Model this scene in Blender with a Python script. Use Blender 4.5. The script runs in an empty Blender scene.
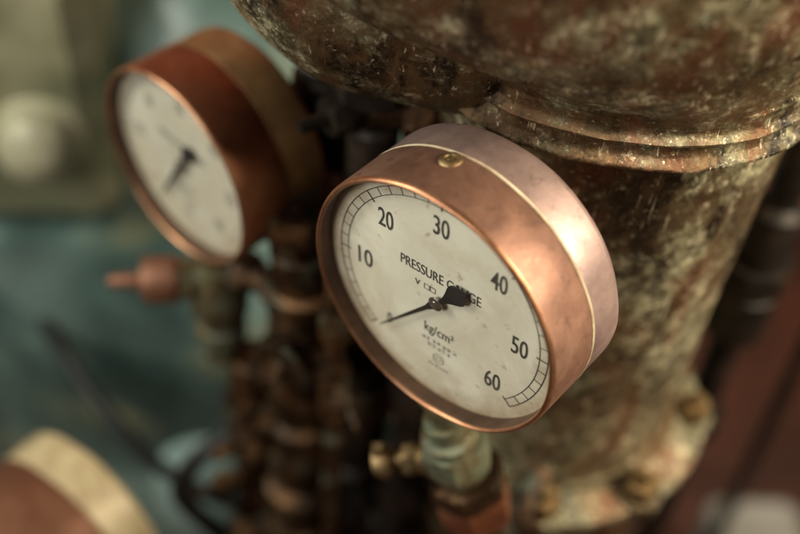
import bpy, bmesh, math, random
from mathutils import Vector, Matrix, noise
random.seed(4)
D=bpy.data
scene=bpy.context.scene
col=scene.collection
V=Vector
# ------------------------------------------------------------------ materials
def nt(name):
    m=D.materials.new(name); m.use_nodes=True
    t=m.node_tree; t.nodes.clear()
    o=t.nodes.new('ShaderNodeOutputMaterial'); b=t.nodes.new('ShaderNodeBsdfPrincipled')
    t.links.new(b.outputs[0],o.inputs[0])
    tc=t.nodes.new('ShaderNodeTexCoord')
    return m,t,b,tc,o
def noise_n(t,vec,scale,detail=6,rough=.6,dist=0.0,stretch=None,off=(0,0,0),rot=None):
    mp=t.nodes.new('ShaderNodeMapping'); t.links.new(vec,mp.inputs[0])
    mp.inputs['Location'].default_value=off
    if stretch: mp.inputs['Scale'].default_value=stretch
    if rot: mp.inputs['Rotation'].default_value=rot
    n=t.nodes.new('ShaderNodeTexNoise'); n.inputs['Scale'].default_value=scale
    n.inputs['Detail'].default_value=detail; n.inputs['Roughness'].default_value=rough
    n.inputs['Distortion'].default_value=dist
    t.links.new(mp.outputs[0],n.inputs['Vector']); return n.outputs['Fac']
def ramp(t,fac,stops,interp='LINEAR'):
    r=t.nodes.new('ShaderNodeValToRGB'); r.color_ramp.interpolation=interp
    e=r.color_ramp.elements
    while len(e)<len(stops): e.new(.5)
    for i,(p,c) in enumerate(stops):
        e[i].position=p
        e[i].color=(c,c,c,1) if isinstance(c,(int,float)) else (*c,1)
    t.links.new(fac,r.inputs[0]); return r.outputs[0]
def mix(t,fac,a,b):
    n=t.nodes.new('ShaderNodeMix'); n.data_type='RGBA'
    if isinstance(fac,(int,float)): n.inputs[0].default_value=fac
    else: t.links.new(fac,n.inputs[0])
    for s,i in ((a,6),(b,7)):
        if isinstance(s,tuple): n.inputs[i].default_value=(*s,1)
        else: t.links.new(s,n.inputs[i])
    return n.outputs[2]
def mul(t,a,b,op='MULTIPLY'):
    n=t.nodes.new('ShaderNodeMath'); n.operation=op
    for s,i in ((a,0),(b,1)):
        if isinstance(s,(int,float)): n.inputs[i].default_value=s
        else: t.links.new(s,n.inputs[i])
    return n.outputs[0]
def bump(t,b,h,strength,dist=.01):
    n=t.nodes.new('ShaderNodeBump'); n.inputs['Strength'].default_value=strength
    n.inputs['Distance'].default_value=dist
    t.links.new(h,n.inputs['Height']); t.links.new(n.outputs[0],b.inputs['Normal'])

def aged(name,dark,mid,light,metal=.7,rough=(.3,.6),scale=4,patina=None,pat_amt=(.55,.65),fleck=None,fleck_amt=(.66,.7),bstr=.3,pscale=5,off=(0,0,0),spread=(.3,.5,.72)):
    m,t,b,tc,o=nt(name); v=tc.outputs['Object']
    n1=noise_n(t,v,scale,8,.65,.3,off=off)
    c=ramp(t,n1,[(spread[0],dark),(spread[1],mid),(spread[2],light)])
    if patina:
        n2=noise_n(t,v,pscale,9,.7,.5,off=(3+off[0],1,2))
        c=mix(t,ramp(t,n2,[(pat_amt[0],0),(pat_amt[1],1)]),c,patina)
        met=mul(t,ramp(t,n2,[(pat_amt[0],1),(pat_amt[1],.15)]),metal); t.links.new(met,b.inputs['Metallic'])
    else: b.inputs['Metallic'].default_value=metal
    nf=noise_n(t,v,scale*9,6,.75,off=(7,2,9))
    if fleck:
        c=mix(t,ramp(t,nf,[(fleck_amt[0],0),(fleck_amt[1],1)]),c,fleck)
    t.links.new(c,b.inputs['Base Color'])
    nr=noise_n(t,v,scale*3,6,.7,off=(1,5,2))
    t.links.new(ramp(t,nr,[(.3,rough[0]),(.7,rough[1])]),b.inputs['Roughness'])
    bump(t,b,mul(t,nf,nr,'ADD'),bstr,.012)
    return m

M={}
M['copper']=aged('copper_bezel_metal',(.105,.052,.035),(.20,.102,.066),(.29,.16,.108),.68,(.44,.60),2.6,bstr=.10,fleck=(.07,.04,.028),fleck_amt=(.56,.75),spread=(.36,.5,.64))
M['lip']=aged('polished_copper_lip',(.28,.125,.065),(.42,.20,.105),(.55,.30,.17),.88,(.28,.44),6,bstr=.08)
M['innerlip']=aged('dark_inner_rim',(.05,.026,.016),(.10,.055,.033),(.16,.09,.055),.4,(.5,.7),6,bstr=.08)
M['copper2']=aged('copper_case_metal',(.155,.103,.088),(.235,.158,.134),(.31,.212,.18),.60,(.42,.58),2.4,bstr=.08,fleck=(.10,.068,.055),fleck_amt=(.56,.76),spread=(.36,.5,.64))
M['copperred']=aged('red_copper_metal',(.13,.042,.020),(.26,.095,.045),(.40,.19,.095),.75,(.32,.50),2.6,bstr=.06)
M['pinkcopper']=aged('dull_copper_metal',(.09,.035,.018),(.17,.070,.036),(.25,.12,.07),.5,(.42,.6),2.6,bstr=.06)
M['ochre']=aged('ochre_brass_metal',(.15,.08,.035),(.29,.165,.07),(.42,.26,.12),.65,(.34,.54),3,bstr=.1)
M['cream']=aged('cream_gasket',(.24,.17,.09),(.42,.33,.18),(.56,.47,.30),.1,(.35,.55),6,bstr=.1)
M['ivory']=aged('stained_ivory_paint',(.20,.185,.115),(.34,.315,.205),(.46,.43,.29),.1,(.35,.55),3,bstr=.1)
M['seam']=aged('worn_seam_ring',(.28,.19,.11),(.46,.37,.24),(.66,.58,.40),.15,(.35,.6),9,bstr=.1)
M['brass']=aged('verdigris_brass',(.042,.032,.015),(.12,.092,.043),(.27,.22,.105),.65,(.26,.50),7,patina=(.105,.125,.082),pat_amt=(.49,.60),fleck=(.38,.35,.24),bstr=.45)
M['gold']=aged('worn_brass_metal',(.09,.055,.025),(.22,.145,.065),(.38,.28,.14),.8,(.32,.54),12,bstr=.2)
M['rustbrass']=aged('rusty_brass',(.010,.007,.0045),(.052,.027,.012),(.27,.14,.058),.75,(.20,.48),4,patina=(.060,.066,.043),pat_amt=(.54,.64),fleck=(.38,.34,.22),fleck_amt=(.67,.72),bstr=.5)
M['darkiron']=aged('dark_iron',(.007,.006,.005),(.018,.014,.010),(.06,.04,.027),.5,(.32,.55),5,bstr=.3)
M['black']=aged('black_rubber',(.005,.005,.005),(.009,.009,.008),(.014,.014,.014),0,(.55,.75),5,bstr=.05)
M['grey']=aged('grey_zinc',(.20,.20,.17),(.32,.32,.28),(.42,.42,.38),.4,(.4,.6),2,bstr=.1)

def patina_body(name,tan=False):
    m,t,b,tc,o=nt(name); v=tc.outputs['Object']
    big=noise_n(t,v,1.2,8,.64,.4)
    med=noise_n(t,v,2.6,10,.70,.4,off=(4,2,1))
    fine=noise_n(t,v,14,11,.78,.3,off=(1,8,3))
    vf=noise_n(t,v,60,6,.72,off=(5,5,3))
    strk=noise_n(t,v,4.4,9,.74,.4,stretch=(1,1,.35),off=(2,9,4))
    dia=noise_n(t,v,8.5,9,.8,.2,stretch=(1.0,.8,.18),rot=(.5,.2,.3),off=(6,1,4))
    if tan:
        c=ramp(t,big,[(.37,(.048,.032,.017)),(.45,(.11,.072,.036)),(.52,(.20,.140,.074)),(.60,(.17,.130,.070)),(.68,(.095,.058,.030))])
        gs=[(.38,(.085,.095,.050)),(.49,(.19,.185,.10)),(.60,(.42,.38,.235))]
    else:
        c=ramp(t,big,[(.37,(.020,.013,.007)),(.45,(.065,.038,.018)),(.52,(.15,.088,.040)),(.59,(.135,.095,.044)),(.67,(.050,.028,.014))])
        gs=[(.38,(.046,.058,.030)),(.49,(.130,.136,.072)),(.60,(.35,.31,.18))]
    g=ramp(t,fine,gs)
    pm=mul(t,ramp(t,med,[(.46,0),(.57,.9)]),ramp(t,fine,[(.38,.5),(.53,1)]))
    c=mix(t,pm,c,g)
    red=mul(t,ramp(t,strk,[(.52,0),(.60,1)]),ramp(t,fine,[(.53,1),(.62,0)]))
    c=mix(t,mul(t,red,.7),c,(.165,.060,.028))
    soot=mul(t,ramp(t,strk,[(.40,1),(.49,0)]),ramp(t,fine,[(.46,1),(.63,.2)]))
    c=mix(t,mul(t,soot,.8 if tan else .97),c,(.009,.007,.005))
    mask=mul(t,ramp(t,fine,[(.52,0),(.58,1)]),ramp(t,dia,[(.53,0),(.58,1)]))
    c=mix(t,mul(t,mask,.88),c,(.70,.60,.39))
    mask2=mul(t,ramp(t,vf,[(.56,0),(.62,1)]),ramp(t,med,[(.48,0),(.56,1)]))
    c=mix(t,mul(t,mask2,.75),c,(.70,.61,.42))
    sc=noise_n(t,v,46,3,.6,.0,stretch=(1,1,.05),rot=(.45,.35,0),off=(3,3,3))
    c=mix(t,mul(t,ramp(t,sc,[(.665,0),(.70,1)]),.8),c,(.76,.66,.46))
    sc2=noise_n(t,v,52,3,.6,.0,stretch=(1,.05,1),rot=(.2,.1,.9),off=(8,3,3))
    c=mix(t,mul(t,ramp(t,sc2,[(.66,0),(.70,1)]),.65),c,(.70,.60,.42))
    t.links.new(c,b.inputs['Base Color'])
    t.links.new(ramp(t,pm,[(0,.7),(1,.25)]),b.inputs['Metallic'])
    rr=mul(t,ramp(t,fine,[(.38,.18),(.60,.40)]),mul(t,pm,.08),'ADD')
    t.links.new(rr,b.inputs['Roughness'])
    bump(t,b,mul(t,mul(t,fine,.5),mul(t,med,.9),'ADD'),.6,.03)
    return m
M['patina']=patina_body('patinated_bronze')
M['patina_tan']=patina_body('worn_tan_bronze',True)

def teal():
    m,t,b,tc,o=nt('worn_teal_paint'); v=tc.outputs['Object']
    n=noise_n(t,v,.7,4,.5,.4)
    c=ramp(t,n,[(.36,(.026,.046,.040)),(.48,(.068,.108,.094)),(.60,(.17,.24,.21))])
    n2=noise_n(t,v,1.2,3,.5,.4,off=(3,4,7))
    c=mix(t,ramp(t,n2,[(.53,0),(.65,.5)]),c,(.22,.22,.125))
    t.links.new(c,b.inputs['Base Color']); b.inputs['Roughness'].default_value=.30
    bump(t,b,n2,.2,.05)
    return m
M['teal']=teal()
def beige():
    m,t,b,tc,o=nt('worn_beige_paint'); v=tc.outputs['Object']
    n=noise_n(t,v,1.0,4,.55,.3)
    c=ramp(t,n,[(.38,(.13,.135,.075)),(.5,(.23,.22,.13)),(.62,(.36,.34,.21))])
    t.links.new(c,b.inputs['Base Color']); b.inputs['Roughness'].default_value=.42
    return m
M['beige']=beige()
def plain(name,c1,c2,scale,rough):
    m,t,b,tc,o=nt(name)
    n=noise_n(t,tc.outputs['Object'],scale,6,.6)
    t.links.new(ramp(t,n,[(.3,c1),(.7,c2)]),b.inputs['Base Color']); b.inputs['Roughness'].default_value=rough
    return m
M['paleteal']=plain('pale_teal_paint',(.14,.21,.19),(.30,.40,.36),2,.3)
M['wall']=plain('dark_red_wall',(.12,.030,.015),(.42,.10,.045),.6,.8)
M['floor']=plain('oily_floor',(.035,.013,.008),(.13,.045,.025),.8,.7)
M['ink']=plain('dial_ink',(.03,.03,.028),(.07,.068,.06),14,.6)
M['inkfaint']=plain('faded_dial_ink',(.22,.2,.17),(.32,.3,.26),14,.7)
M['needle']=plain('black_pointer',(.008,.009,.010),(.02,.02,.02),10,.45)
M['silver']=aged('hub_metal',(.12,.10,.08),(.3,.28,.24),(.5,.48,.42),.9,(.2,.4),20,bstr=.1)
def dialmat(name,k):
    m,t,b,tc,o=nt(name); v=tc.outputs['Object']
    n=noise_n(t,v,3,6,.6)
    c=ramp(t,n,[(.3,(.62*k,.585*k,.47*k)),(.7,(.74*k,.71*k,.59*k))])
    vs=t.nodes.new('ShaderNodeVectorMath'); vs.operation='ADD'; vs.inputs[1].default_value=(0,-.78,-.2); t.links.new(v,vs.inputs[0])
    sp=t.nodes.new('ShaderNodeSeparateXYZ'); t.links.new(vs.outputs[0],sp.inputs[0])
    r=mul(t,mul(t,mul(t,sp.outputs[0],sp.outputs[0]),mul(t,sp.outputs[1],sp.outputs[1]),'ADD'),.5,'POWER')
    ns=noise_n(t,v,7,8,.7,.3,off=(2,2,2))
    edge=ramp(t,mul(t,r,mul(t,ns,.24),'ADD'),[(.51,0),(.61,1)])
    c=mix(t,mul(t,edge,.8),c,(.30,.20,.10))
    nf=noise_n(t,v,20,5,.6,off=(9,2,2))
    c=mix(t,mul(t,ramp(t,nf,[(.64,0),(.71,1)]),.55),c,(.28,.19,.10))
    nw=noise_n(t,v,2.6,6,.65,.6,off=(5,2,8))
    c=mix(t,mul(t,ramp(t,nw,[(.47,0),(.66,1)]),.5),c,(.48,.40,.28))
    t.links.new(c,b.inputs['Base Color']); b.inputs['Roughness'].default_value=.55
    return m
M['dial']=dialmat('aged_dial_enamel',1.0)
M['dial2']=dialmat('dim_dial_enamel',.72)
def glassmat():
    m=D.materials.new('gauge_glass'); m.use_nodes=True; t=m.node_tree; t.nodes.clear()
    o=t.nodes.new('ShaderNodeOutputMaterial'); mx=t.nodes.new('ShaderNodeMixShader')
    tr=t.nodes.new('ShaderNodeBsdfTransparent'); gl=t.nodes.new('ShaderNodeBsdfGlossy')
    tr.inputs[0].default_value=(.97,.97,.95,1)
    tc=t.nodes.new('ShaderNodeTexCoord')
    n=noise_n(t,tc.outputs['Object'],9,8,.7)
    t.links.new(ramp(t,n,[(.35,.16),(.7,.36)]),gl.inputs['Roughness'])
    lw=t.nodes.new('ShaderNodeLayerWeight'); lw.inputs['Blend'].default_value=.5
    sm=noise_n(t,tc.outputs['Object'],4,8,.75,.6,off=(3,1,1))
    f=mul(t,mul(t,mul(t,lw.outputs['Facing'],4,'POWER'),.5),ramp(t,sm,[(.4,.03),(.65,.09)]),'ADD')
    t.links.new(f,mx.inputs[0]); t.links.new(tr.outputs[0],mx.inputs[1]); t.links.new(gl.outputs[0],mx.inputs[2])
    t.links.new(mx.outputs[0],o.inputs[0]); return m
M['glass']=glassmat()

# ------------------------------------------------------------------ mesh builder
def frame(origin,z,x=None):
    z=V(z).normalized()
    if x is None: x=V((1,0,0)) if abs(z.x)<.8 else V((0,1,0))
    x=V(x); x=(x-z*x.dot(z)).normalized(); y=z.cross(x)
    m=Matrix((x,y,z)).transposed().to_4x4(); m.translation=V(origin); return m
def cat(P,sub):
    Q=[P[0]*2-P[1]]+P+[P[-1]*2-P[-2]]; out=[]
    for i in range(1,len(Q)-2):
        for k in range(sub):
            t=k/sub;a,b,c,d=Q[i-1],Q[i],Q[i+1],Q[i+2]
            out.append(.5*((2*b)+(c-a)*t+(2*a-5*b+4*c-d)*t*t+(3*b-a-3*c+d)*t**3))
    out.append(P[-1]); return out
class B:
    def __init__(s): s.v=[]; s.f=[]
    def add(s,vs,fs,Mx=None):
        k=len(s.v)
        s.v+=[(Mx@V(p)) if Mx else V(p) for p in vs]; s.f+=[tuple(i+k for i in f) for f in fs]; return s
    def rev(s,prof,Mx=None,seg=64,cap0=True,cap1=True,jit=0):
        vs=[];fs=[];n=len(prof)
        for (r,z) in prof:
            for i in range(seg):
                a=2*math.pi*i/seg; vs.append((r*math.cos(a),r*math.sin(a),z))
        for j in range(n-1):
            for i in range(seg):
                i2=(i+1)%seg
                fs.append((j*seg+i,j*seg+i2,(j+1)*seg+i2,(j+1)*seg+i))
        if cap0: fs.append(tuple(reversed(range(seg))))
        if cap1: fs.append(tuple(range((n-1)*seg,n*seg)))
        return s.add(vs,fs,Mx)
    def rings(s,rings,cap=True):
        n=len(rings[0]);vs=[p for r in rings for p in r];fs=[]
        for j in range(len(rings)-1):
            for i in range(n):
                i2=(i+1)%n; fs.append((j*n+i,j*n+i2,(j+1)*n+i2,(j+1)*n+i))
        if cap: fs.append(tuple(reversed(range(n)))); fs.append(tuple(range((len(rings)-1)*n,len(rings)*n)))
        return s.add(vs,fs)
    def hexn(s,Mx,r,h,z0=0):
        c=.12*r
        vs=[];fs=[]
        seg=24
        def hr(a):
            a=a%(math.pi/3)-math.pi/6
            return r*math.cos(math.pi/6)/math.cos(a)
        lev=[(z0,.88),(z0+c,1),(z0+h-c,1),(z0+h,.88)]
        for z,k in lev:
            for i in range(seg):
                a=2*math.pi*i/seg; q=hr(a) if k==1 else min(hr(a),r*.9)
                vs.append((q*math.cos(a),q*math.sin(a),z))
        for j in range(3):
            for i in range(seg):
                i2=(i+1)%seg; fs.append((j*seg+i,j*seg+i2,(j+1)*seg+i2,(j+1)*seg+i))
        fs.append(tuple(reversed(range(seg)))); fs.append(tuple(range(3*seg,4*seg)))
        return s.add(vs,fs,Mx)
    def tube(s,pts,rad,seg=16,sub=8):
        P=[V(p) for p in pts]
        out=cat(P,sub) if sub>1 and len(P)>2 else P
        n=len(out); R=[]; x=None
        for i,p in enumerate(out):
            d=(out[min(i+1,n-1)]-out[max(i-1,0)]).normalized()
            if x is None: x=d.orthogonal().normalized()
            x=(x-d*x.dot(d)).normalized(); y=d.cross(x)
            r=rad if not isinstance(rad,(list,tuple)) else rad[0]+(rad[1]-rad[0])*i/(n-1)
            R.append([p+x*r*math.cos(2*math.pi*k/seg)+y*r*math.sin(2*math.pi*k/seg) for k in range(seg)])
        return s.rings(R)
    def done(s,name,mat,parent=None,origin=None,angle=35,jit=0,jscale=3,smooth=True,jit2=0,jscale2=10):
        org=V(origin) if origin is not None else V((0,0,0))
        vs=s.v
        if jit:
            vs=[p+noise.noise_vector(p*jscale)*jit for p in vs]
        if jit2:
            vs=[p+noise.noise_vector(p*jscale2+V((5,5,5)))*jit2 for p in vs]
        me=D.meshes.new(name); me.from_pydata([tuple(p-org) for p in vs],[],s.f)
        bm=bmesh.new(); bm.from_mesh(me); bmesh.ops.recalc_face_normals(bm,faces=bm.faces); bm.to_mesh(me); bm.free()
        if smooth:
            for p in me.polygons: p.use_smooth=True
            me.set_sharp_from_angle(angle=math.radians(angle))
        me.materials.append(mat)
        ob=D.objects.new(name,me); col.objects.link(ob)
        if parent: ob.parent=parent
        return ob
def thing(name,loc,label,cat,group=None,rot=None):
    e=D.objects.new(name,None); e.empty_display_size=.1; col.objects.link(e)
    if rot is not None: e.matrix_world=rot
    else: e.location=loc
    e["label"]=label; e["category"]=cat
    if group: e["group"]=group
    return e
def tag(o,label,cat,group=None):
    o["label"]=label; o["category"]=cat
    if group: o["group"]=group
    return o

def text_geo(b,txt,cx,cy,w,h,z,bold=.0):
    c=D.curves.new('t','FONT'); c.body=txt; c.size=1; c.offset=bold; c.resolution_u=6
    o=D.objects.new('t',c); col.objects.link(o)
    bpy.context.view_layer.update()
    me=D.meshes.new_from_object(o.evaluated_get(bpy.context.evaluated_depsgraph_get()))
    xs=[v.co.x for v in me.vertices]; ys=[v.co.y for v in me.vertices]
    x0,x1,y0,y1=min(xs),max(xs),min(ys),max(ys)
    vs=[(cx+((v.co.x-x0)/(x1-x0)-.5)*w, cy+((v.co.y-y0)/(y1-y0)-.5)*h, z) for v in me.vertices]
    b.add(vs,[tuple(p.vertices) for p in me.polygons])
    D.objects.remove(o); D.meshes.remove(me)

def arcband(b,r0,r1,a0,a1,z,n=80):
    vs=[];fs=[]
    for i in range(n+1):
        a=math.radians(a0+(a1-a0)*i/n)
        for r in (r0,r1): vs.append((r*math.sin(a),r*math.cos(a),z))
    for i in range(n): fs.append((2*i,2*i+1,2*i+3,2*i+2))
    b.add(vs,fs)
def tick(b,r0,r1,a,w,z):
    a=math.radians(a); d=V((math.sin(a),math.cos(a),0)); p=V((d.y,-d.x,0))*w/2
    vs=[d*r0-p,d*r0+p,d*r1+p,d*r1-p]; vs=[(q.x,q.y,z) for q in vs]
    b.add(vs,[(0,1,2,3)])

def gauge(bezc,N,label,needle_deg,front_mat,back_mat,R=.5,depth=.46,screw=True,seam='seam',seamz=.20,ink='ink',roll=0,nw=1.0,dial='dial'):
    N=V(N).normalized(); up=V((0,0,1)); r=up.cross(N)
    mw=Matrix((r,up,N)).transposed().to_4x4(); mw.translation=V(bezc)
    base=thing('pressure_gauge',None,label,'pressure gauge','dial gauges on the machine',rot=mw@Matrix.Translation((0,-.78,-.2)))
    off=V((0,-.78,-.2))
    def fin(b,name,mat,parent=base,**k):
        return b.done(name,mat,parent,origin=off,**k)
    k=R/.5
    s_=seamz
    cr,sr=math.cos(math.radians(roll)),math.sin(math.radians(roll))
    def sc(b): b.v=[V(((p.x*cr-p.y*sr)*k,(p.x*sr+p.y*cr)*k,p.z)) for p in b.v]
    def S(l): return [(a*k,z) for a,z in l]
    b=B(); b.rev(S([(.4838,-.010),(.486,-.003),(.489,0),(.492,0),(.497,-.003),(.501,-.010),(.5025,-.017)]),seg=160,cap0=False,cap1=False)
    fin(b,'bezel_lip',M['lip'],jit=.004,jscale=5)
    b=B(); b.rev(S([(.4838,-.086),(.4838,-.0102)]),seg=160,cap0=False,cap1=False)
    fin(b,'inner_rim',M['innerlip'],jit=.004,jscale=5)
    b=B(); b.rev(S([(.5025,-.0172),(.503,-.026),(.503,-s_+.005),(.499,-s_-.002),(.486,-s_-.002),(.485,-.088)]),seg=160,cap0=False,cap1=False)
    fin(b,'bezel',front_mat,jit=.004,jscale=5)
    b=B(); b.rev(S([(.470,-s_-.0015),(.5005,-s_-.003),(.5030,-s_-.008),(.5005,-s_-.014),(.470,-s_-.015)]),seg=160,cap0=False,cap1=False)
    fin(b,'seam_ring',M[seam],jit=.004,jscale=5)
    d=depth
    b=B(); b.rev(S([(.46,-s_-.014),(.499,-s_-.0155),(.5,-s_-.022),(.5,-d+.03),(.496,-d+.012),(.484,-d),(.455,-d-.004),(.10,-d-.012),(.0,-d-.012)]),seg=160,cap0=False,cap1=False)
    fin(b,'case',back_mat,jit=.004,jscale=5)
    b=B(); b.rev(S([(.4855,-.087),(.4855,-.068)]),seg=128)
    df=b.done('dial_face',M[dial],base,origin=off)
    b=B(); b.rev(S([(.4855,-.012)]),seg=96,cap1=False)
    fin(b,'glass',M['glass'],smooth=False)
    zt=-.0665
    b=B()
    r0,r1=.404,.4395
    arcband(b,r1-.0035,r1,-135,135,zt); arcband(b,r0,r0+.003,-135,135,zt)
    for i in range(37):
        a=-135+270*i/36
        if i%6==0: tick(b,r0-.011,r1,a,.0048,zt+.0002)
        else: tick(b,r0+.001,r1-.001,a,.0030,zt+.0002)
    for i in range(7):
        a=math.radians(-135+45*i); rr=.327
        x,y=rr*math.sin(a),rr*math.cos(a)
        if i==0: text_geo(b,'0',x+.01,y+.0,.020,.050,zt+.0004,.004)
        else: text_geo(b,str(i*10),x,y,.064,.080,zt+.0004,.006)
    text_geo(b,'PRESSURE GAUGE',0,.098,.335,.044,zt+.0004,.0)
    text_geo(b,'kg/cm²',.0,-.165,.125,.058,zt+.0004,.0)
    sc(b)
    le=b.done('dial_lettering',M[ink],df,origin=off,smooth=False)
    b=B(); z=zt+.0002
    text_geo(b,'V',-.095,.028,.022,.026,z,.01)
    for x in (-.055,-.03):
        for (x0,x1,y0,y1) in ((x-.012,x+.012,.038,.0405),(x-.012,x+.012,.017,.0195),(x-.012,x-.0095,.0196,.0379),(x+.0095,x+.012,.0196,.0379)):
            b.add([(x0,y0,z),(x1,y0,z),(x1,y1,z),(x0,y1,z)],[(0,1,2,3)])
    sc(b)
    b.done('class_mark',M[ink],df,origin=off,smooth=False)
    rnd=random.Random(5)
    def strokes(b,yy,n,sz):
        for j in range(n):
            cx=(j-(n-1)/2)*sz*1.25
            for q_ in range(5):
                if rnd.random()<.6:
                    y0=yy+(rnd.random()-.5)*sz*.9; w=sz*(.4+.6*rnd.random())/2
                    b.add([(cx-w,y0,z+q_*1e-5),(cx+w,y0,z+q_*1e-5),(cx+w,y0+.0026,z+q_*1e-5),(cx-w,y0+.0026,z+q_*1e-5)],[(0,1,2,3)])
                else:
                    x0=cx+(rnd.random()-.5)*sz*.7; w=sz*(.5+.5*rnd.random())/2
                    b.add([(x0,yy-w,z+q_*1e-5+5e-6),(x0+.0026,yy-w,z+q_*1e-5+5e-6),(x0+.0026,yy+w,z+q_*1e-5+5e-6),(x0,yy+w,z+q_*1e-5+5e-6)],[(0,1,2,3)])
    b=B(); strokes(b,-.218,7,.018); strokes(b,-.243,5,.017); sc(b)
    b.done('small_print',M['inkfaint'],df,origin=off,smooth=False)
    ab=B(); arcband(ab,.021,.0245,0,360,z,32); arcband(ab,.010,.0125,0,360,z,24)
    b=B(); b.add([(p.x,p.y-.295,p.z) for p in ab.v],ab.f); strokes(b,-.335,6,.012); sc(b)
    b.done('maker_emblem',M['inkfaint'],df,origin=off,smooth=False)
    a=math.radians(needle_deg); d_=V((math.sin(a),math.cos(a),0)); p_=V((d_.y,-d_.x,0))
    tail=cat([V((0,.018)),V((-.026,.009)),V((-.050,.0125)),V((-.078,.023)),V((-.104,.036)),V((-.124,.0405)),V((-.142,.034)),V((-.156,.021)),V((-.166,.009)),V((-.173,.0))],6)[1:]
    half=[(.368,.0012*nw),(.32,.0030*nw),(.06,.0080*nw),(.035,.014),(.015,.018)]+[(q.x,max(q.y,0)) for q in tail]
    n=len(half); b=B(); vs=[]; fs=[]
    for (x,y) in half:
        for sg in (1,-1):
            for zz in (-.050,-.046):
                p=d_*x+p_*y*sg; vs.append((p.x,p.y,zz))
    for i in range(n-1):
        q=4*i; w_=q+4
        fs+=[(q,q+2,w_+2,w_),(q+1,q+3,w_+3,w_+1),(q,q+1,w_+1,w_),(q+2,q+3,w_+3,w_+2)]
    fs+=[(0,1,3,2)]
    b.add(vs,fs)
    sc(b)
    pn=b.done('pointer',M['needle'],base,origin=off,smooth=False)
    b=B(); b.rev([(.013,-.068),(.013,-.046),(.028,-.0455),(.028,-.043),(.023,-.040),(.014,-.040),(.012,-.037),(.006,-.0355),(0,-.0355)],seg=40,cap1=False)
    b.done('pointer_hub',M['silver'],pn,origin=off)
    if screw:
        aa=math.radians(-11); dr=V((math.sin(aa),math.cos(aa),0))
        b=B(); Mx=frame(dr*.5*k+V((0,0,-s_+.036)),dr,(0,0,1))
        b.rev([(.040,-.006),(.040,.003),(.036,.008),(.026,.011),(.019,.0115),(.016,.004),(.0,.004)],Mx,seg=36,cap1=False)
        b.rev([(.013,.003),(.013,.009),(.008,.012),(0,.012)],Mx,seg=24,cap1=False)
        fin(b,'screw',M['gold'])
    b=B(); Mx=frame((0,-.49*k,-.2),(0,-1,0),(1,0,0))
    b.rev([(.11,-.02),(.11,.03),(.085,.05),(.085,.09)],Mx,seg=32); b.hexn(Mx,.115,.10,.09); b.rev([(.075,.18),(.075,.30)],Mx,seg=32)
    fin(b,'threaded_stem',M['brass'])
    return base

N=(-.646,-.763,0)
gauge((-.018,-.018,-.036),N,'copper pressure gauge with cream dial reading zero, sharp lettering',-137,M['copper'],M['copper2'],depth=.39,seamz=.215,R=.500,roll=4.5)
gauge((-1.05,1.20,-.585),(-.70,-.714,0),'tarnished copper pressure gauge with ochre rear case on rusty stem',-150,M['copperred'],M['ochre'],screw=False,R=.465,depth=.46,seamz=.25,seam='ochre',ink='inkfaint',nw=1.8,dial='dial2')
gauge((-1.95,.33,-2.66),(-.6,-.8,0),'dull copper gauge with pale cream rear case beside black cables',-137,M['pinkcopper'],M['cream'],screw=False,R=.48,depth=.64,seamz=.41,seam='cream')

# ------------------------------------------------------------------ big bronze column
AX,AY=.735,1.14
pump=thing('pump_column',(AX,AY,-2.05),'patinated bronze pump column with swollen head and bolted foot','pump')
po=(AX,AY,-2.05)
b=B()
prof=[(.62,-1.93),(.61,-1.86),(.61,-1.75),(.625,-1.3),(.65,-.8),(.675,-.2),(.69,.10),(.70,.24),(.715,.275),(.73,.30)]
pp=[]
for i in range(len(prof)-1):
    for q in range(8):
        t=q/8; pp.append((prof[i][0]*(1-t)+prof[i+1][0]*t,prof[i][1]*(1-t)+prof[i+1][1]*t))
pp.append(prof[-1])
b.rev(pp,Matrix.Translation((AX,AY,0)),seg=160)
b.done('column_shaft',M['patina_tan'],pump,origin=po,jit=.015,jscale=2,jit2=.004,jscale2=9)
b=B(); b.rev([(.66,.298),(.805,.300),(.820,.303),(.826,.310),(.824,.322),(.812,.330),(.800,.336),(.794,.35),(.790,.37),(.790,.395),(.802,.400),(.812,.405),(.813,.413),(.802,.420),(.794,.428),(.792,.45),(.80,.50),(.66,.51)],Matrix.Translation((AX-.03,AY,0)),seg=256)
b.done('collar',M['patina'],pump,origin=po,jit=.018,jscale=1.4,angle=50,jit2=.006,jscale2=8)
lv=[(.46,AX-.03,AY,.78,.78),(.51,AX-.04,AY,.80,.80),(.58,.68,AY,.86,.84),(.65,.60,AY+.02,.99,.90),(.75,.52,AY+.04,1.14,.96),(.88,.47,AY+.05,1.25,1.03),(1.05,.47,AY+.05,1.30,1.08),(1.3,.47,AY+.05,1.31,1.1),(1.7,.47,AY+.05,1.27,1.08),(1.95,.48,AY+.05,1.1,.9),(2.02,.48,AY+.05,.7,.6)]
R=[]
for j in range(len(lv)-1):
    for q in range(6):
        t=q/6
        a_,b_,c_,d_=lv[max(j-1,0)],lv[j],lv[j+1],lv[min(j+2,len(lv)-1)]
        A=[.5*(2*b_[i]+(c_[i]-a_[i])*t+(2*a_[i]-5*b_[i]+4*c_[i]-d_[i])*t*t+(3*b_[i]-a_[i]-3*c_[i]+d_[i])*t**3) for i in range(5)]
        R.append([V((A[1]+A[3]*math.cos(2*math.pi*i/160),A[2]+A[4]*math.sin(2*math.pi*i/160),A[0])) for i in range(160)])
b=B(); b.rings(R)
b.done('head_casting',M['patina'],pump,origin=po,jit=.03,jscale=1.8,angle=60)
R=[]
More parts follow.
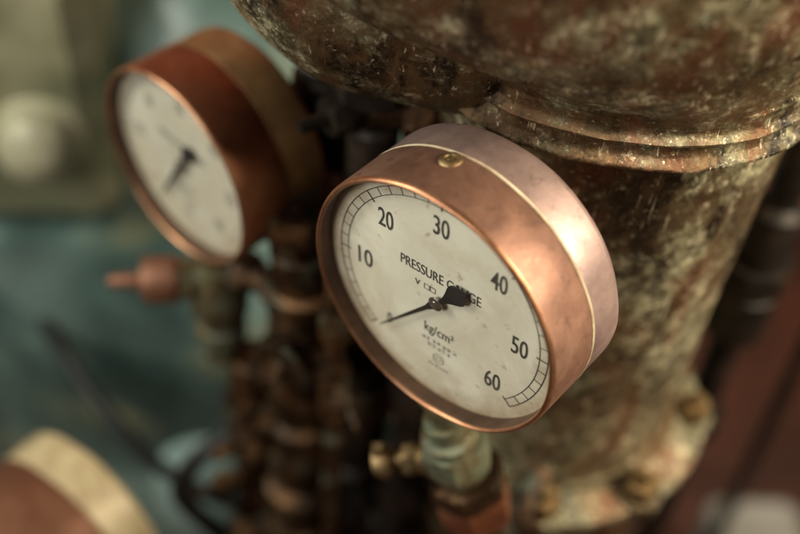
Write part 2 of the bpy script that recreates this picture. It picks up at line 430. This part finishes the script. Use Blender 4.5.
for j in range(1,40):
    ph=math.pi*j/40; cz=-math.cos(ph); sr=math.sin(ph)**.75
    R.append([V((.09+.94*sr*math.cos(2*math.pi*i/96),1.10+.62*sr*math.sin(2*math.pi*i/96),.75+.64*cz)) for i in range(96)])
b=B(); b.rings(R); b.done('side_chamber',M['patina'],pump,origin=po,jit=.05,jscale=1.6,angle=60)
b=B(); b.rev([(.58,-2.04),(.775,-2.04),(.79,-2.02),(.79,-1.96),(.775,-1.945),(.69,-1.93),(.64,-1.91),(.62,-1.86),(.58,-1.86)],Matrix.Translation((AX+.02,AY,0)),seg=96)
b.done('foot_flange',M['patina'],pump,origin=po,jit=.03,jscale=2.5)
b=B(); b.rev([(.66,-4.8),(.66,-2.045),(.5,-2.042)],Matrix.Translation((AX,AY,0)),seg=96)
b.done('lower_barrel',M['rustbrass'],pump,origin=po)
for deg in (-168,-128,-97,-58,-12,40,90,140):
    a=math.radians(deg); ca,sa=math.cos(a),math.sin(a)
    p=V((AX+.02+.725*ca,AY+.725*sa,-1.93))
    Mx=frame(p,(0,0,1),(math.cos(deg),math.sin(deg),0))
    b=B(); b.rev([(.095,-.105),(.105,-.09),(.105,.0),(.095,.012)],Mx,seg=28)
    b.done('lug',M['patina'],pump,origin=po,jit=.01,jscale=4)
    b=B(); b.hexn(Mx,.082,.095,.008); b.rev([(.036,.10),(.036,.15),(.03,.162)],Mx,seg=20)
    b.done('bolt',M['gold'],pump,origin=po,jit=.005,jscale=9)

# ------------------------------------------------------------------ valve under the main gauge
vt=V((.125,.12,-.88)); vd=V((.30,-.02,-1)).normalized()
val=thing('gauge_valve',vt+vd*1.0,'verdigris brass gauge valve with hex unions below copper gauge','valve')
vo_=vt+vd*1.0
Mx=frame(vt,vd,(1,.5,0))
b=B(); b.rev([(.085,-.06),(.085,.02),(.115,.03),(.115,.05),(.095,.06),(.09,.09)],Mx,seg=48); b.hexn(Mx,.145,.14,.08); b.rev([(.105,.22),(.11,.235),(.11,.27),(.09,.28),(.09,.32)],Mx,seg=48)
b.done('valve_body',M['brass'],val,origin=vo_,jit=.003,jscale=7)
b=B(); b.hexn(Mx,.17,.11,.30); b.rev([(.13,.41),(.13,.44)],Mx,seg=32); b.done('union_nut',M['rustbrass'],val,origin=vo_,jit=.003,jscale=8)
b=B(); b.hexn(Mx,.16,.16,.44); b.done('union_nut',M['copperred'],val,origin=vo_)
b=B(); b.rev([(.09,.59),(.09,2.4)],Mx,seg=32); b.done('tail_pipe',M['rustbrass'],val,origin=vo_)
c=vt+vd*.20; sd=V((-1,.05,-.22)).normalized(); Mx=frame(c,sd)
b=B(); b.rev([(.06,.08),(.06,.17),(.05,.18),(.05,.22)],Mx,seg=24); b.hexn(Mx,.072,.05,.17); b.rev([(.036,.21),(.036,.26),(.06,.27),(.068,.30),(.06,.34),(.03,.35)],Mx,seg=24)
b.add([(-.02,-.10,.29),(.02,-.10,.29),(.02,.10,.29),(-.02,.10,.29),(-.02,-.10,.33),(.02,-.10,.33),(.02,.10,.33),(-.02,.10,.33)],[(0,1,2,3),(4,5,6,7),(0,1,5,4),(1,2,6,5),(2,3,7,6),(3,0,4,7)],Mx)
b.done('bleed_cock',M['gold'],val,origin=vo_,jit=.006,jscale=9)

b=B(); b.tube([(.42,.36,-2.3),(.44,.32,-2.06),(.52,.34,-1.90),(.66,.55,-1.84)],.075,20)
Mx=frame((.43,.345,-2.18),(.1,-.05,1)); b.hexn(Mx,.12,.11,-.02); Mx=frame((.51,.35,-1.90),(.8,.4,.3)); b.hexn(Mx,.11,.09,0)
tag(b.done('elbow_pipe',M['rustbrass'],jit=.005,jscale=5),'brown brass elbow pipe entering the pump column foot','pipe')

# ------------------------------------------------------------------ rusty manifold between the gauges
mf=thing('pipe_manifold',(-.5,.95,-4.6),'rusty brown pipe manifold with stacked unions and valves','pipework')
mo=(-.5,.95,-4.6)
def stack(x,y,z0,z1,r,seed,name,mat,br=.3):
    rn=random.Random(seed); b=B(); z=z1
    while z>z0:
        h=.14+.42*rn.random(); q=r*(.50+.55*rn.random())
        if rn.random()<.40:
            h=min(h*.6,.16); b.hexn(frame((x,y,z-h),(0,0,1),(math.cos(z*9),math.sin(z*9),0)),q*1.25,h)
        else:
            b.rev([(q*.8,0),(q,.03),(q*.94,h*.5),(q,h-.03),(q*.8,h)],frame((x,y,z-h),(0,0,1)),seg=28)
        if rn.random()<br:
            a=rn.choice((-2.6,-1.9,-1.2,-.5)); dd=V((math.cos(a),math.sin(a),0))
            Mx=frame((x,y,z-h/2),dd); rr=r*.4
            b.rev([(rr,q*.6),(rr,q*1.5)],Mx,seg=18); b.hexn(Mx,rr*1.5,.08,q*1.45); b.rev([(rr*.5,q*1.5),(rr*.5,q*1.5+.2)],Mx,seg=14)
        z-=h*.98
    b.rev([(r*.5,z0),(r*.5,z1+.02)],Matrix.Translation((x,y,0)),seg=24)
    return b.done(name,mat,mf,origin=mo,jit=.006,jscale=4)
stack(-.50,1.12,-4.6,-.62,.22,3,'riser_pipe',M['rustbrass'],.4)
stack(-.20,1.15,-4.6,.10,.15,8,'riser_pipe',M['darkiron'],.4)
stack(-.40,1.5,-4.6,.0,.17,9,'riser_pipe',M['darkiron'],0)
stack(-.78,1.35,-4.6,-2.0,.15,11,'riser_pipe',M['rustbrass'])
stack(.02,.80,-4.6,-1.1,.11,21,'riser_pipe',M['darkiron'],0)
stack(-.33,.78,-4.6,-.55,.075,14,'riser_pipe',M['rustbrass'],.2)
def crosspipe(a,c,r):
    b=B(); a=V(a);c=V(c); b.tube([a,(a+c)/2,c],r,18,4)
    d=(c-a).normalized(); b.hexn(frame(a+d*(c-a).length*.28,d),r*1.5,r*1.1); b.hexn(frame(a+d*(c-a).length*.66,d),r*1.5,r*1.1)
    b.done('cross_pipe',M['rustbrass'],mf,origin=mo,jit=.003)
crosspipe((-.92,1.38,-1.3),(-.5,1.12,-1.3),.075); crosspipe((-.22,1.13,-.12),(.25,1.13,-.12),.10)
crosspipe((-.5,1.1,-1.95),(.5,1.0,-1.95),.11); crosspipe((-.8,1.35,-2.6),(-.5,1.1,-2.6),.10)
crosspipe((-.33,.78,-.75),(-.20,1.15,-.75),.06); crosspipe((-.33,.78,-1.5),(-.5,1.12,-1.5),.06)

cx,cy=-.915,1.345
av=thing('angle_valve',(cx,cy,-2.0),'brass angle valve with red copper handle under tarnished gauge','valve')
ao=(cx,cy,-2.0); Mx=frame((cx,cy,-2.0),(0,0,1))
b=B(); b.rev([(.09,0),(.09,.15),(.13,.17),(.13,.26),(.11,.28),(.14,.36),(.15,.5),(.12,.6),(.10,.64),(.10,.69)],Mx,seg=40)
Ms=frame((cx,cy,-1.42),(-1,-.12,.03)); b.rev([(.09,.0),(.09,.2)],Ms,seg=30); b.hexn(Ms,.11,.07,.12)
b.done('valve_body',M['brass'],av,origin=ao,jit=.006,jscale=6)
b=B(); b.rev([(.10,.18),(.115,.20),(.115,.33),(.10,.36),(.04,.37),(.035,.50),(.02,.52)],Ms,seg=32)
b.done('handle',M['pinkcopper'],av,origin=ao)

# ------------------------------------------------------------------ cables
b=B(); b.tube([(-2.25,2.5,-3.2),(-2.02,2.05,-2.90),(-1.74,1.70,-2.96),(-1.38,1.42,-3.17),(-1.0,1.30,-3.34),(-.7,1.35,-3.45)],.045,12,12)
tag(b.done('cable',M['black']),'black rubber cable sagging across teal housing','cable','black cables')
b=B(); b.tube([(-.85,1.2,-2.5),(-1.05,1.12,-2.62),(-1.18,1.08,-2.9),(-1.1,1.1,-3.2),(-.9,1.1,-3.5)],.055,12,12)
tag(b.done('cable',M['black']),'short looped black cable beside rusty pipes','cable','black cables')

# ------------------------------------------------------------------ teal machine behind
tk=thing('machine_housing',(-1.6,4.6,-7),'worn teal painted machine housing with beige gear case','machine')
to=(-1.6,4.6,-7)
b=B(); b.rev([(2.9,-7),(2.9,-3.4),(2.8,-3.2),(1.85,-3.0),(1.72,-2.4),(1.6,-1.9),(1.2,-1.5),(.6,-1.3)],Matrix.Translation((-1.0,5.0,0)),seg=96)
b.done('barrel',M['teal'],tk,origin=to,jit=.06,jscale=1)
b=B(); Mx=frame((-1.12,2.05,-4.35),(-.15,-1,.35)); b.rev([(.46,-.3),(.46,.08),(.42,.14),(.30,.18),(.28,.26),(.16,.30),(0,.31)],Mx,seg=48,cap1=False)
b.done('inspection_cover',M['paleteal'],tk,origin=to,jit=.01)
def box(b,x0,x1,y0,y1,z0,z1,c=.08):
    vs=[]
    for z,k in ((z0,c),(z0+c,0),(z1-c,0),(z1,c)):
        X0,X1,Y0,Y1=x0+k,x1-k,y0+k,y1-k
        e=c
        vs+=[(X0+e,Y0,z),(X1-e,Y0,z),(X1,Y0+e,z),(X1,Y1-e,z),(X1-e,Y1,z),(X0+e,Y1,z),(X0,Y1-e,z),(X0,Y0+e,z)]
    fs=[(j*8+i,j*8+(i+1)%8,(j+1)*8+(i+1)%8,(j+1)*8+i) for j in range(3) for i in range(8)]
    fs+=[tuple(reversed(range(8))),tuple(range(24,32))]
    b.add(vs,fs)
b=B(); box(b,-4.6,-1.85,3.2,5.5,-3.05,-1.0,.15)
b.done('gear_case',M['beige'],tk,origin=to,jit=.03,jscale=2)
b=B(); Mx=frame((-2.25,3.2,-2.2),(0,-1,.3)); b.rev([(.29,-.1),(.29,.06),(.26,.10),(.24,.13),(.235,.20),(.21,.26),(.15,.30),(.07,.32),(0,.325)],Mx,seg=40,cap1=False)
b.done('filler_cap',M['ivory'],tk,origin=to)

# ------------------------------------------------------------------ rods at right
RX=1.74
rd=thing('control_rod',(RX,1.5,-6.9),'dark iron control rod with threaded coupling','rod')
ro=(RX,1.5,-6.9)
b=B(); b.rev([(.085,-6.9),(.085,.9)],Matrix.Translation((RX,1.5,0)),seg=28); b.done('shaft',M['darkiron'],rd,origin=ro)
b=B(); Mx=frame((RX,1.5,-1.75),(0,0,1)); b.rev([(.10,-.1),(.16,-.06),(.16,.25),(.11,.3)],Mx,seg=32); b.hexn(Mx,.19,.16,.3); b.rev([(.13,.46),(.13,.8),(.09,.85)],Mx,seg=32)
b.done('coupling',M['darkiron'],rd,origin=ro)
b=B(); Mx=frame((RX,1.5,-2.7),(0,0,1)); b.hexn(Mx,.15,.14); b.done('lock_nut',M['darkiron'],rd,origin=ro)
b=B(); b.rev([(.05,-6.9),(.05,1.2)],Matrix.Translation((2.65,2.3,0)),seg=28); Mx=frame((2.65,2.3,-1.7),(0,0,1)); b.hexn(Mx,.12,.2)
tag(b.done('iron_rod',M['darkiron']),'thin dark iron rod with one nut','rod')
b=B(); box(b,2.65,3.4,2.0,2.7,-6.98,-5.3,.08); tag(b.done('junction_box',M['grey']),'pale grey metal junction box on the floor','box')
# ------------------------------------------------------------------ setting
b=B(); b.add([(-14,-8,-7),(14,-8,-7),(14,7.5,-7),(-14,7.5,-7)],[(0,1,2,3)]); o=b.done('floor',M['floor'],smooth=False); o["kind"]="structure"
b=B(); box(b,-14,14,7.5,8,-7,8,.05); o=b.done('back_wall',M['wall'],smooth=False); o["label"]='dark red brown wall behind the machine'; o["category"]='wall'

# ------------------------------------------------------------------ lights
def area(name,loc,target,size,power,color,sy=None):
    l=D.lights.new(name,'AREA'); l.shape='RECTANGLE'; l.size=size; l.size_y=sy or size; l.energy=power; l.color=color
    o=D.objects.new(name,l); col.objects.link(o)
    d=V(target)-V(loc); o.rotation_euler=d.to_track_quat('-Z','Y').to_euler(); o.location=loc
area('window_light_warm',(5.3,-.9,3.5),(.6,.6,-.1),2.4,1300,(1,.88,.69))
area('dial_fill_light',(-5.4,-3.0,2.4),(-.2,.2,-.2),2.4,285,(1,.96,.89))  # added fill lamp, brightens the dial from the left front
area('rear_fill_light',(-6.5,1.0,3.5),(-2,3.6,-3),3.0,540,(1,1,.88))  # added fill lamp, lifts the teal housing and gear case
w=D.worlds.new('World'); scene.world=w; w.use_nodes=True
w.node_tree.nodes['Background'].inputs[0].default_value=(.95,.76,.56,1); w.node_tree.nodes['Background'].inputs[1].default_value=.045
# ------------------------------------------------------------------ camera
cam=D.cameras.new('camera'); co=D.objects.new('camera',cam); col.objects.link(co)
x=V((.9986,0,.054)); z=V((-.0396,-.679,.733)); z=z.normalized(); y=z.cross(x).normalized(); x=y.cross(z)
m=Matrix((x,y,z)).transposed().to_4x4(); m.translation=V((-.27,-2.635,3.0)); co.matrix_world=m
cam.lens=55; cam.sensor_width=36; cam.clip_start=.05; cam.clip_end=200
cam.dof.use_dof=True; cam.dof.focus_distance=3.97; cam.dof.aperture_fstop=.36
scene.camera=co
scene.view_settings.view_transform='Standard'; scene.view_settings.look='None'; scene.view_settings.exposure=0
